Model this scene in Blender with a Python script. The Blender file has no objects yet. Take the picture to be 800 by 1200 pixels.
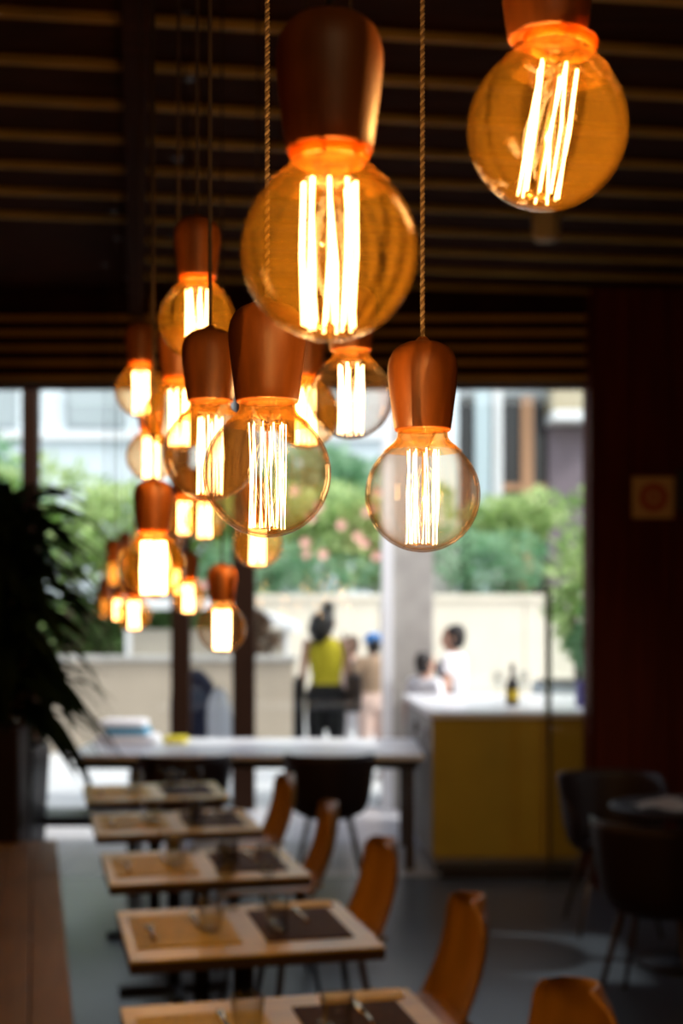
import bpy, bmesh, math, random
from mathutils import Vector, Matrix
random.seed(7)
S = bpy.context.scene
COL = S.collection
PI = math.pi
F = 1550.0          # focal length in pixels of the 800x1200 frame
H = 1.67            # eye height
HY = 715.0          # horizon row

# ------------------------------------------------------------------ camera
cd = bpy.data.cameras.new('camera'); cam = bpy.data.objects.new('camera', cd); COL.objects.link(cam)
cam.location = (0, 0, H); cam.rotation_euler = (PI/2, 0, 0)
cd.sensor_fit = 'VERTICAL'; cd.sensor_height = 36; cd.sensor_width = 24
cd.lens = F*36/1200; cd.shift_y = (HY-600)/1200
cd.clip_start = .05; cd.clip_end = 300
cd.dof.use_dof = True; cd.dof.focus_distance = 1.33; cd.dof.aperture_fstop = 3.8; cd.dof.aperture_blades = 0
S.camera = cam
S.view_settings.view_transform = 'Standard'; S.view_settings.look = 'None'
S.view_settings.gamma = 1; S.view_settings.use_curve_mapping = False
S.view_settings.exposure = 0.0

# ------------------------------------------------------------------ world and sun
w = bpy.data.worlds.new('world'); S.world = w; w.use_nodes = True
nt = w.node_tree; bg = nt.nodes['Background']
sky = nt.nodes.new('ShaderNodeTexSky'); sky.sky_type = 'NISHITA'; sky.sun_disc = False
sky.sun_elevation = math.radians(52); sky.sun_rotation = math.radians(150); sky.dust_density = 3; sky.air_density = 1.2
hs = nt.nodes.new('ShaderNodeHueSaturation'); hs.inputs['Saturation'].default_value = .5
nt.links.new(sky.outputs[0], hs.inputs['Color']); nt.links.new(hs.outputs[0], bg.inputs[0])
bg.inputs[1].default_value = .35
sd = bpy.data.lights.new('sun', 'SUN'); sd.energy = 4.2; sd.angle = math.radians(3); sd.color = (1, .96, .9)
sun = bpy.data.objects.new('sun', sd); COL.objects.link(sun)
sun.rotation_euler = Vector((-.85, .19, -.80)).to_track_quat('-Z', 'Y').to_euler()
al = bpy.data.lights.new('unseen_fill_light', 'AREA'); al.energy = 14; al.size = 1.6; al.color = (1, .62, .30)  # warm fill added for the holders, standing for unseen pendants
alo = bpy.data.objects.new('unseen_fill_light', al); COL.objects.link(alo); alo.location = (.6, -1.6, 3.3)
alo.rotation_euler = Vector((0, .75, -.65)).to_track_quat('-Z', 'Y').to_euler()
BULB_W = 2.8        # watts of each globe lamp
FIL = 22.0          # filament radiance

# ------------------------------------------------------------------ materials
def mat(name, col, rough=.6, metal=0, noise=0, nscale=8, spec=.5, stretch=(1,1,1), bump=0, col2=None, coat=0, sub=0):
    m = bpy.data.materials.new(name); m.use_nodes = True
    n = m.node_tree.nodes; l = m.node_tree.links; b = n['Principled BSDF']
    b.inputs['Base Color'].default_value = (*col, 1); b.inputs['Roughness'].default_value = rough
    b.inputs['Metallic'].default_value = metal; b.inputs['Specular IOR Level'].default_value = spec
    b.inputs['Coat Weight'].default_value = coat
    if noise or bump:
        tc = n.new('ShaderNodeTexCoord'); mp = n.new('ShaderNodeMapping'); mp.inputs['Scale'].default_value = stretch
        l.new(tc.outputs['Object'], mp.inputs[0])
        t = n.new('ShaderNodeTexNoise'); t.inputs['Scale'].default_value = nscale; t.inputs['Detail'].default_value = 4
        l.new(mp.outputs[0], t.inputs['Vector'])
        if noise:
            r = n.new('ShaderNodeValToRGB'); r.color_ramp.elements[0].position = .3; r.color_ramp.elements[1].position = .7
            c2 = col2 or tuple(c*(1-noise) for c in col)
            r.color_ramp.elements[0].color = (*c2, 1); r.color_ramp.elements[1].color = (*col, 1)
            l.new(t.outputs[0], r.inputs[0]); l.new(r.outputs[0], b.inputs['Base Color'])
        if bump:
            bp = n.new('ShaderNodeBump'); bp.inputs['Strength'].default_value = bump; bp.inputs['Distance'].default_value = .01
            l.new(t.outputs[0], bp.inputs['Height']); l.new(bp.outputs[0], b.inputs['Normal'])
    return m

def leafmat(name, c1, c2):
    m = bpy.data.materials.new(name); m.use_nodes = True
    n = m.node_tree.nodes; l = m.node_tree.links; n.clear()
    o = n.new('ShaderNodeOutputMaterial'); d = n.new('ShaderNodeBsdfDiffuse'); t = n.new('ShaderNodeBsdfTranslucent')
    mx = n.new('ShaderNodeMixShader'); mx.inputs[0].default_value = .4
    tc = n.new('ShaderNodeTexCoord'); nz = n.new('ShaderNodeTexNoise'); nz.inputs['Scale'].default_value = 2.2; nz.inputs['Detail'].default_value = 5
    r = n.new('ShaderNodeValToRGB'); r.color_ramp.elements[0].position = .38; r.color_ramp.elements[1].position = .62
    r.color_ramp.elements[0].color = (*c1, 1); r.color_ramp.elements[1].color = (*c2, 1)
    l.new(tc.outputs['Object'], nz.inputs['Vector']); l.new(nz.outputs[0], r.inputs[0])
    l.new(r.outputs[0], d.inputs[0]); l.new(r.outputs[0], t.inputs[0])
    l.new(d.outputs[0], mx.inputs[1]); l.new(t.outputs[0], mx.inputs[2]); l.new(mx.outputs[0], o.inputs[0])
    return m

def glass(name, face, rim, haze, hazecol, refl=1.0, ior=1.45):
    """thin clear glass: tinted see-through, fresnel reflection, a trace of amber haze in the glass"""
    m = bpy.data.materials.new(name); m.use_nodes = True
    n = m.node_tree.nodes; l = m.node_tree.links; n.clear()
    o = n.new('ShaderNodeOutputMaterial'); tr = n.new('ShaderNodeBsdfTransparent'); gl = n.new('ShaderNodeBsdfGlossy')
    gl.inputs['Roughness'].default_value = .015
    lw = n.new('ShaderNodeLayerWeight'); lw.inputs['Blend'].default_value = .5
    pw = n.new('ShaderNodeMath'); pw.operation = 'POWER'; pw.inputs[1].default_value = 5
    l.new(lw.outputs['Facing'], pw.inputs[0])
    mc = n.new('ShaderNodeMix'); mc.data_type = 'RGBA'
    mc.inputs[6].default_value = (*face, 1); mc.inputs[7].default_value = (*rim, 1)
    l.new(pw.outputs[0], mc.inputs[0]); l.new(mc.outputs[2], tr.inputs[0])
    fr = n.new('ShaderNodeFresnel'); fr.inputs[0].default_value = ior
    fm = n.new('ShaderNodeMath'); fm.operation = 'MULTIPLY'; fm.inputs[1].default_value = refl; fm.use_clamp = True
    geo = n.new('ShaderNodeNewGeometry')
    # schlick from facing, the same seen from inside and outside
    p5 = n.new('ShaderNodeMath'); p5.operation = 'POWER'; p5.inputs[1].default_value = 4
    l.new(lw.outputs['Facing'], p5.inputs[0])
    ma = n.new('ShaderNodeMath'); ma.operation = 'MULTIPLY_ADD'; ma.inputs[1].default_value = .8; ma.inputs[2].default_value = .05
    l.new(p5.outputs[0], ma.inputs[0]); l.new(ma.outputs[0], fm.inputs[0]); n.remove(fr); n.remove(geo)
    m1 = n.new('ShaderNodeMixShader'); l.new(fm.outputs[0], m1.inputs[0]); l.new(tr.outputs[0], m1.inputs[1]); l.new(gl.outputs[0], m1.inputs[2])
    if haze:
        tl = n.new('ShaderNodeBsdfTranslucent'); tl.inputs[0].default_value = (*hazecol, 1)
        df = n.new('ShaderNodeBsdfDiffuse'); df.inputs[0].default_value = (*hazecol, 1)
        m0 = n.new('ShaderNodeMixShader'); m0.inputs[0].default_value = .5; l.new(tl.outputs[0], m0.inputs[1]); l.new(df.outputs[0], m0.inputs[2])
        m2 = n.new('ShaderNodeMixShader'); m2.inputs[0].default_value = haze
        l.new(m1.outputs[0], m2.inputs[1]); l.new(m0.outputs[0], m2.inputs[2]); l.new(m2.outputs[0], o.inputs[0])
    else: l.new(m1.outputs[0], o.inputs[0])
    return m

def emit(name, col, s):
    m = bpy.data.materials.new(name); m.use_nodes = True
    n = m.node_tree.nodes; l = m.node_tree.links; n.clear()
    o = n.new('ShaderNodeOutputMaterial'); e = n.new('ShaderNodeEmission')
    e.inputs[0].default_value = (*col, 1); e.inputs[1].default_value = s; l.new(e.outputs[0], o.inputs[0])
    return m

M = {}
M['holder'] = mat('cherry_wood', (.27, .080, .010), .45, noise=.45, nscale=9, stretch=(6, 6, .7), bump=.05)
M['ceil'] = mat('ceiling_dark_timber', (.035, .012, .004), .9, spec=.05, noise=.5, nscale=3, stretch=(1, 8, 1))
M['batten'] = mat('batten_wood', (.37, .25, .05), .7, spec=.1, noise=.35, nscale=4, stretch=(1, 6, 6))
M['wall'] = mat('dark_red_wood', (.10, .018, .008), .7, spec=.06, noise=.35, nscale=3, stretch=(6, 6, .5))
M['wallback'] = mat('dark_plaster', (.06, .03, .018), .8, noise=.2)
M['floor'] = mat('polished_concrete', (.062, .074, .09), .30, noise=.3, nscale=2.5, bump=.02)
M['daylit'] = mat('pale_daylit_floor', (.55, .55, .58), .35, noise=.12, nscale=3)  # bright daylight on the far floor put into a paler colour
M['joint'] = mat('tile_joint', (.3, .3, .3), .8)
M['post'] = mat('dark_brown_post', (.022, .008, .003), .7, spec=.1, noise=.3, nscale=5, stretch=(5, 5, .6))
M['white'] = mat('white_paint', (.75, .77, .8), .5)
M['col'] = mat('grey_concrete', (.40, .385, .36), .8, noise=.2, nscale=6, bump=.1)
M['tabletop'] = mat('oak_table', (.66, .47, .03), .30, spec=.3, noise=.3, nscale=5, stretch=(1, 9, 1))
M['ply'] = mat('bent_plywood', (.46, .225, .02), .42, noise=.25, nscale=4, stretch=(5, 5, .6))
M['iron'] = mat('black_iron', (.012, .011, .011), .5, metal=.4)
M['beam'] = mat('brown_beam_moulding', (.42, .25, .07), .8, spec=.1)
M['tub'] = mat('dark_brown_shell', (.018, .008, .006), .5, spec=.3)
M['leg'] = mat('dark_wood_leg', (.05, .028, .015), .5)
M['mat1'] = mat('golden_woven_mat', (.62, .45, .015), .6, noise=.4, nscale=60, bump=.3)  # golden lamplight on the left mat is part of this colour
M['mat2'] = mat('dark_woven_mat', (.06, .028, .010), .7, spec=.15, noise=.4, nscale=60, bump=.3)
M['bench'] = mat('bench_wood', (.25, .135, .03), .5, noise=.3, nscale=4, stretch=(7, .6, 1))
M['marble'] = mat('white_counter', (.88, .89, .92), .3, noise=.05, nscale=3)
M['ochre'] = mat('ochre_panel', (.52, .36, .03), .5, noise=.15, nscale=3)
M['kick'] = mat('black_plinth', (.015, .009, .006), .6)
M['steel'] = mat('steel', (.6, .58, .55), .25, metal=1)
M['paper'] = mat('white_paper', (.8, .78, .74), .8)
M['black'] = mat('black_plastic', (.01, .01, .011), .4)
M['cord'] = mat('brown_black_cord', (.15, .10, .05), .8)
M['cord2'] = mat('pale_cord_strand', (.36, .28, .17), .8)
M['cordplain'] = mat('dark_cord', (.02, .012, .008), .8)
M['brass'] = mat('brass', (.55, .32, .10), .3, metal=1)
M['amber'] = glass('amber_glass', (.985, .94, .82), (.62, .25, .03), .011, (1, .56, .06))
M['clear'] = glass('clear_bulb_glass', (.992, .98, .945), (.66, .34, .08), .004, (1, .6, .18))
M['smoke'] = glass('smoked_glass', (.93, .92, .90), (.30, .25, .20), .004, (1, .6, .2))
M['drink'] = glass('drinking_glass', (.93, .94, .94), (.6, .6, .6), 0, (1, 1, 1))
M['collar'] = glass('collar_glass', (.95, .60, .20), (.7, .25, .04), .40, (1, .42, .05))
M['neck'] = glass('neck_glass', (.96, .78, .45), (.75, .35, .08), .07, (1, .45, .06))
M['pane'] = glass('window_pane', (.95, .97, .96), (.85, .9, .88), 0, (1, 1, 1), .6)
M['fil'] = emit('filament', (1.0, .58, .24), FIL)
M['stemg'] = glass('stem_glass', (.98, .92, .80), (.85, .6, .3), .012, (1, .55, .15))
M['pave'] = mat('pale_paving', (.62, .62, .63), .7, noise=.1, nscale=1)
M['gwall'] = mat('cream_render_wall', (.66, .60, .50), .85, noise=.12, nscale=1.5)
M['bwall'] = mat('beige_block_wall', (.38, .32, .25), .85, noise=.15, nscale=1.5)
M['build'] = mat('pale_blue_facade', (.66, .74, .80), .8)
M['buildgrey'] = mat('grey_facade_panel', (.33, .37, .40), .7)
M['mauve'] = mat('mauve_wall', (.20, .16, .19), .8, noise=.2)
M['dkglass'] = mat('dark_window_glass', (.012, .013, .018), .15)
M['cream'] = mat('cream_awning', (.40, .34, .22), .8)
M['tan'] = mat('orange_brown_post', (.50, .27, .15), .7)
M['curt'] = mat('pale_blue_post', (.52, .64, .70), .7)
M['leafA'] = leafmat('leaf_mid_green', (.09, .20, .035), (.36, .52, .16))
M['leafB'] = leafmat('leaf_light_green', (.20, .36, .09), (.62, .74, .38))
M['leafC'] = leafmat('leaf_blue_green', (.12, .30, .15), (.42, .62, .42))
M['leafE'] = leafmat('leaf_shade_green', (.012, .03, .008), (.10, .17, .06))  # dark of the shaded greenery put into the leaf colour
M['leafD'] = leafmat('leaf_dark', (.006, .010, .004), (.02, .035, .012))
M['pink'] = mat('pink_petals', (.80, .42, .38), .8)
M['bark'] = mat('bark', (.10, .06, .035), .9)
M['soil'] = mat('soil', (.05, .035, .02), .9)
M['skin'] = mat('skin', (.60, .34, .24), .6)
M['hair'] = mat('black_hair', (.012, .009, .008), .5)
M['yellow'] = mat('yellow_top', (.62, .52, .02), .8)
M['shorts'] = mat('black_trousers', (.01, .01, .012), .8)
M['bag'] = mat('dark_brown_bag', (.035, .02, .014), .6)
M['wshirt'] = mat('white_shirt', (.75, .76, .80), .8)
M['pshirt'] = mat('pale_pink_shirt', (.70, .50, .44), .8)
M['tshirt'] = mat('tan_shirt', (.36, .24, .16), .8)
M['blue'] = mat('bright_blue', (.05, .22, .60), .6)
M['navy'] = mat('navy_cloth', (.02, .025, .06), .7)
M['red'] = mat('sign_red', (.40, .04, .02), .6)
M['signp'] = mat('sign_cream', (.62, .42, .18), .6)
M['teal'] = mat('blue_plastic', (.10, .33, .50), .5)
M['violet'] = mat('violet_plastic', (.07, .06, .25), .5)
M['lantern'] = emit('candle_flame', (1, .55, .2), 6)

# ------------------------------------------------------------------ helpers
def W(px, py, d): return Vector(((px-400)*d/F, d, H+(HY-py)*d/F))
def tag(o, label=None, cat=None, group=None, kind=None):
    if label: o['label'] = label
    if cat: o['category'] = cat
    if group: o['group'] = group
    if kind: o['kind'] = kind
    return o
def link(name, me, parent=None, loc=None, rz=None):
    o = bpy.data.objects.new(name, me); COL.objects.link(o)
    if parent: o.parent = parent
    if loc is not None: o.location = loc
    if rz is not None: o.rotation_euler = (0, 0, rz)
    return o
def empty(name, loc, label, cat, group=None, rz=0):
    return tag(link(name, None, None, loc, rz), label, cat, group)
def obj(name, bm, m, parent=None, loc=None, rz=None, smooth=False):
    me = bpy.data.meshes.new(name); bmesh.ops.recalc_face_normals(bm, faces=bm.faces) if not smooth == 'keep' else None
    bm.to_mesh(me); bm.free()
    for mm in (m if isinstance(m, (list, tuple)) else [m]): me.materials.append(mm)
    if smooth:
        for p in me.polygons: p.use_smooth = True
    return link(name, me, parent, loc, rz)
def box(bm, x0, x1, y0, y1, z0, z1, bev=0, mtx=None, mi=0):
    vs = [bm.verts.new(v) for v in ((x0,y0,z0),(x1,y0,z0),(x1,y1,z0),(x0,y1,z0),(x0,y0,z1),(x1,y0,z1),(x1,y1,z1),(x0,y1,z1))]
    fs = [bm.faces.new([vs[i] for i in f]) for f in ((3,2,1,0),(4,5,6,7),(0,1,5,4),(1,2,6,5),(2,3,7,6),(3,0,4,7))]
    for f in fs: f.material_index = mi
    if mtx: bmesh.ops.transform(bm, matrix=mtx, verts=vs)
    if bev:
        es = list({e for f in fs for e in f.edges})
        bmesh.ops.bevel(bm, geom=es, offset=bev, segments=2, affect='EDGES', profile=.5)
    return bm
def bx(*a, **k): return box(bmesh.new(), *a, **k)
def lathe(bm, prof, n=32, cx=0, cy=0, z=0, mtx=None):
    rings = []
    for r, h in prof:
        if r < 1e-6: rings.append([bm.verts.new((cx, cy, z+h))])
        else: rings.append([bm.verts.new((cx+r*math.cos(2*PI*i/n), cy+r*math.sin(2*PI*i/n), z+h)) for i in range(n)])
    for a, b in zip(rings, rings[1:]):
        for i in range(n):
            j = (i+1) % n
            if len(a) == 1 and len(b) == 1: continue
            if len(a) == 1: bm.faces.new((a[0], b[i], b[j]))
            elif len(b) == 1: bm.faces.new((a[i], a[j], b[0]))
            else: bm.faces.new((a[i], a[j], b[j], b[i]))
    if mtx: bmesh.ops.transform(bm, matrix=mtx, verts=[v for r in rings for v in r])
    return bm
def tube(bm, pts, rad, n=8, caps=True, flat=None):
    pts = [Vector(p) for p in pts]; rr = rad if isinstance(rad, (list, tuple)) else [rad]*len(pts)
    rings = []; up = None
    for i, p in enumerate(pts):
        t = (pts[min(i+1, len(pts)-1)]-pts[max(i-1, 0)]).normalized()
        if up is None: up = t.orthogonal().normalized() if not flat else Vector(flat)
        a = (up-t*up.dot(t)).normalized(); b = t.cross(a); up = a
        r = rr[i]; ra, rb = r if isinstance(r, tuple) else (r, r)
        rings.append([bm.verts.new(p+a*ra*math.cos(2*PI*k/n)+b*rb*math.sin(2*PI*k/n)) for k in range(n)])
    for a, b in zip(rings, rings[1:]):
        for k in range(n): bm.faces.new((a[k], a[(k+1) % n], b[(k+1) % n], b[k]))
    if caps: bm.faces.new(rings[0][::-1]); bm.faces.new(rings[-1])
    return bm
def struct(name, bm, m, parent=None, **k):
    o = obj(name, bm, m, parent, **k)
    if not parent: o['kind'] = 'structure'
    return o
def copy_tree(o, parent=None):
    c = o.copy(); COL.objects.link(c); c.parent = parent
    for ch in list(o.children): copy_tree(ch, c)
    return c

TH = math.radians(13)                         # the dining row is turned 13 degrees
U = Vector((math.cos(TH), math.sin(TH), 0)); V = Vector((-math.sin(TH), math.cos(TH), 0))
CZ = 3.55                                     # ceiling height
YW = 11.0                                     # window line
YS = 8.3                                      # where the floor with daylight in its colour starts

# ------------------------------------------------------------------ room shell
struct('floor', bx(-4.5, 3.2, -2.5, YS, -.1, 0), M['floor'])
fl = struct('floor_daylit', bx(-4.5, 6, YS, YW+.2, -.1, -.012), M['joint'])
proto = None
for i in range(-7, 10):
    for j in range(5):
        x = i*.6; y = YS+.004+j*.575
        if proto is None: proto = obj('daylit_tile', bx(.003, .597, .003, .569, -.012, 0, bev=.003), M['daylit'], fl)
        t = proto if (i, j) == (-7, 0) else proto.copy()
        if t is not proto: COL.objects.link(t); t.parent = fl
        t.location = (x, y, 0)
ce = struct('ceiling', bx(-4.5, 3.2, -2.5, 8.35, CZ+.065, CZ+.25), M['ceil'])
# battens across the row direction, in two panels either side of a dark joist
TC = math.radians(8.7); C0 = Vector((-.62, 4.22, CZ))
bd = Vector((math.cos(TH*.6), math.sin(TH*.6), 0)); az = math.atan2(bd.y, bd.x)
k = 0
for i in range(-9, 17):
    d = 4.33+.37*i
    if d > 8.0: break
    xj = -.155*d
    for side in (0, 1):
        if side == 0 and d > 6.6: continue
        L = 4.0 if side == 0 else (4.2 if d < 8 else 3.0)
        n_ = 'ceiling_batten'
        b = bx(-L, -.05, -.016, .016, 0, .05) if side == 0 else bx(.05, L, -.016, .016, 0, .05)
        o = obj(n_, b, M['batten'], ce, (xj, d, CZ+.04-.0), az)
joist = bx(-.045, .045, -1, 8.1, .05, .2)
struct('trim_1', joist, M['ceil'], None, loc=(.0, 0, CZ-.16), rz=math.atan(.155))
struct('wall_left', bx(-.12, 0, -3.5, 11.5, 0, CZ+.1), M['wall'], loc=Vector((-2.95, 11.0, 0))-V*11.3, rz=TH)
struct('wall_back', bx(-4.5, 3.2, -2.62, -2.5, 0, CZ+.1), M['wallback'])
# right wall block with the sign, and the side wall with an unseen window added for the floor's sun patch
wr = struct('wall_right', bx(1.53, 3.2, 8.0, 8.25, 0, CZ+.1), M['wall'])
for i in range(7):
    obj('wall_board', bx(1.515+i*.24, 1.515+i*.24+.234, 7.985, 8.0, 0, CZ+.09, bev=.003), M['wall'], wr)
obj('wall_edge', bx(1.505, 1.53, 7.985, 8.25, 0, CZ+.09), M['wall'], wr)
sw = bmesh.new()
box(sw, 2.6, 2.72, -2.5, 5.6, 0, CZ+.1); box(sw, 2.6, 2.72, 6.5, 8.0, 0, CZ+.1); box(sw, 2.6, 2.72, 5.6, 6.5, 1.80, CZ+.1); box(sw, 2.6, 2.72, 5.6, 6.5, 0, 1.15)
struct('wall_side', sw, M['wall'])
struct('window_9', bx(2.655, 2.663, 5.6, 6.5, 1.15, 1.80), M['pane'])  # pane of the unseen opening, sized to throw the sun patch
struct('wall_front', bx(-3.6, 1.52, 8.14, 8.34, 3.055, CZ+.1), M['ceil'])
for i in range(5): obj('moulding', bx(-3.6, 1.50, 8.11-.012*(i % 2), 8.14, 3.08+i*.092, 3.11+i*.092), M['beam'] if 'beam' in M else M['post'], bpy.data.objects['wall_front'])
# window line
HZ = 4.1
struct('trim_2', bx(-3.4, 6, YW, YW+.18, HZ, HZ+.2), M['post'])
def X10(px, d=YW): return (px-400)*d/F
def post(name, a, b, m, y0=YW, y1=YW+.14, z0=0, z1=HZ): return struct(name, bx(X10(a), X10(b), y0, y1, z0, z1, bev=.006), m)
post('trim_3', 25, 43, M['post']); post('trim_4', 200, 222, M['post']); post('trim_5', 272, 298, M['post'])
post('trim_6', 447, 460, M['white'], YW, YW+.1)
struct('trim_7', bx(X10(461), X10(508), YW+.05, YW+.40, 0, HZ, bev=.01), M['col'])
wins = [(-20, 25), (43, 200), (222, 272), (298, 447), (508, 700)]
for i, (a, b) in enumerate(wins):
    o = struct('window_%d' % (i+1), bx(X10(a), X10(b), YW+.05, YW+.058, .02, HZ), M['pane'])
    obj('window_frame', bx(X10(a), X10(b), YW+.03, YW+.08, HZ-.035, HZ), M['post'] if b < 400 else M['kick'], o)
struct('wall_far', bx(X10(700), 6, YW, YW+.2, 0, 3.2), M['wall'])
# open glass door leaf before the bar
dr = empty('glass_screen', (1.39, 8.135, 0), 'upright glass screen with a thin dark edge standing before the ochre bar', 'screen')
obj('edge_post', bx(-.120, -.102, -.015, .015, 0, 1.82), M['kick'], dr)
obj('screen_glass', bx(-.102, .11, -.005, .003, .01, 1.82), M['pane'], dr)
obj('edge_strip', bx(-.138, -.121, -.015, .015, 1.03, 1.80), mat('mint_edge', (.45, .65, .55), .3), dr)

# ------------------------------------------------------------------ pendant lamps
def gprof(n=44):
    pr = [(0, -.5)]
    for i in range(1, n):
        a = -PI/2+(PI/2+math.asin(.78))*i/n
        pr.append((.5*math.cos(a), .5*math.sin(a)))
    pr += [(.3, .405), (.262, .43), (.232, .455), (.214, .485), (.207, .52), (.205, .57)]
    inner = [(r*.968-.002 if r > 0 else 0, z*.968+.004 if z < .4 else z) for r, z in pr]
    return pr+[(.19, .57)]+inner[::-1]
HOLD = [(.0, .585), (.19, .585), (.215, .560), (.238, .557), (.246, .572), (.258, .65), (.274, .78), (.292, .92), (.303, 1.04), (.303, 1.11), (.290, 1.18), (.262, 1.24), (.215, 1.285), (.15, 1.315), (.07, 1.333), (.045, 1.36), (.035, 1.37), (0, 1.37)]
D0 = .125
MB = {}
def lm(key, fn, m):
    if key not in MB:
        bm = fn(); bmesh.ops.recalc_face_normals(bm, faces=bm.faces)
        me = bpy.data.meshes.new(key); bm.to_mesh(me); bm.free(); me.materials.append(m)
        for p in me.polygons: p.use_smooth = True
        MB[key] = me
    return MB[key]
def fil_bm(n, fr, th, seed, tw=.25):
    rnd = random.Random(seed); bm = bmesh.new()
    top, bot = .385*D0, -.425*D0
    for i in range(n):
        for s in (0, 1):
            a0 = 2*PI*i/n; a1 = 2*PI*(i+(.5 if s == 0 else -.5)*tw*2)/n
            r0 = fr*D0*(.9+.2*rnd.random()); r1 = fr*D0*(.9+.2*rnd.random()); j = rnd.uniform(-.08, .08)
            A = Vector((r0*math.cos(a0), r0*math.sin(a0), top+rnd.uniform(-.01, .01)*D0))
            B = Vector((r1*math.cos(a1+j), r1*math.sin(a1+j), bot+rnd.uniform(-.01, .01)*D0))
            mid = (A+B)/2+Vector((rnd.uniform(-1, 1), rnd.uniform(-1, 1), 0))*.02*D0
            tube(bm, [A, (A+mid)/2, mid, (mid+B)/2, B], th, 5)
    return bm
def cage_bm(fr):
    bm = bmesh.new(); n = 14
    for z in (.39, -.43):
        tube(bm, [(0, 0, z*D0-(.012*D0 if z > 0 else 0)), (0, 0, z*D0)], .012*D0, 6)
        for i in range(6):
            a = 2*PI*i/6; tube(bm, [(0, 0, z*D0), (fr*D0*math.cos(a), fr*D0*math.sin(a), z*D0)], .0035*D0, 4)
    tube(bm, [(0, 0, .39*D0), (0, 0, -.43*D0)], .007*D0, 6)
    return bm
def stem_bm():
    return lathe(bmesh.new(), [(0, .33*D0), (.03*D0, .335*D0), (.045*D0, .36*D0), (.05*D0, .41*D0), (.075*D0, .45*D0), (.10*D0, .50*D0), (.12*D0, .555*D0)], 20)
def twist_bm(L, which):
    bm = bmesh.new(); n = int(L/.0011)
    off = PI*which; pts = []
    for i in range(n+1):
        z = L*i/n; a = 2*PI*z/.0085+off
        pts.append((.0014*math.cos(a), .0014*math.sin(a), z))
    return tube(bm, pts, .0016, 5)
lamps = [
 # px, py(centre of globe), diameter, glass, filament kind, label
 (386, 295, 208, 'amber', 1, 'largest globe bulb in a cherry wood holder, in the foreground at the top centre'),
 (641, 151, 188, 'amber', 2, 'second largest globe bulb, alone at the upper right, with a leaning filament'),
 (313, 555, 150, 'clear', 3, 'sharp clear globe bulb with many fine filaments, in front of the left cluster'),
 (495, 580, 135, 'clear', 4, 'sharp clear globe bulb hanging in front of the grey column'),
 (246, 532, 110, 'clear', 3, 'clear globe bulb just behind and left of the sharp fine-filament one'),
 (411, 466, 98, 'smoke', 5, 'smoky grey-rimmed globe bulb right under the largest bulb'),
 (231, 376, 91, 'amber', 5, 'amber globe bulb high up left of the largest bulb, against the dark ceiling'),
 (165, 459, 60, 'amber', 5, 'small blurred globe bulb at the left window top, leftmost of the upper cluster'),
 (209, 488, 80, 'amber', 5, 'blurred amber globe bulb half hidden by the wooden holder left of centre'),
 (177, 535, 58, 'amber', 5, 'small blurred globe bulb directly below the leftmost upper bulb'),
 (358, 486, 80, 'amber', 5, 'blurred globe bulb between the sharp bulb and the smoky one, half hidden by a holder'),
 (302, 637, 58, 'amber', 5, 'small globe bulb peeping out directly below the sharp fine-filament bulb'),
 (216, 606, 45, 'amber', 5, 'left one of two small glowing bulbs side by side under the middle left cluster'),
 (240, 609, 48, 'amber', 5, 'right one of two small glowing bulbs side by side under the middle left cluster'),
 (180, 664, 76, 'amber', 6, 'bright amber globe bulb under a dark wooden holder in the lower left cluster'),
 (221, 700, 40, 'amber', 5, 'small glowing bulb right of the bright one in the lower left cluster'),
 (157, 720, 40, 'amber', 5, 'lowest small glowing bulb of the lower left cluster'),
 (260, 737, 57, 'clear', 7, 'lowest round bulb of all, alone before the brown window post'),
 (207, 681, 34, 'amber', 5, 'tiny far bulb close beside the bright lower left one'),
 (157, 687, 31, 'amber', 5, 'tiny far bulb left below the bright lower left one'),
 (138, 714, 28, 'amber', 5, 'tiny far bulb left of the lowest small one in the left cluster'),
 (123, 712, 26, 'amber', 8, 'dim orange far bulb at the left end of the lower cluster'),
 (133, 672, 30, 'amber', 8, 'dim orange far bulb above the left end of the lower cluster'),
 (147, 656, 25, 'amber', 8, 'dim orange far bulb at the left shoulder of the bright lower left bulb'),
 (165, 634, 24, 'amber', 8, 'far pinpoint bulb under the left edge of the dark wooden holder'),
 (203, 636, 24, 'amber', 5, 'far pinpoint bulb under the right edge of the dark wooden holder'),
 (200, 655, 28, 'amber', 5, 'tiny far bulb touching the right side of the bright lower left bulb'),
]
M['fildim'] = emit('filament_dimmed', (1.0, .34, .05), 2.5)
filkind = {1: (8, .140, .0010, 3), 2: (5, .125, .0008, 5), 3: (10, .135, .00036, 8), 4: (9, .13, .00042, 2), 5: (7, .14, .0011, 4), 6: (12, .17, .0028, 6), 7: (9, .15, .0020, 9), 8: (8, .14, .0015, 4)}
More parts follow.
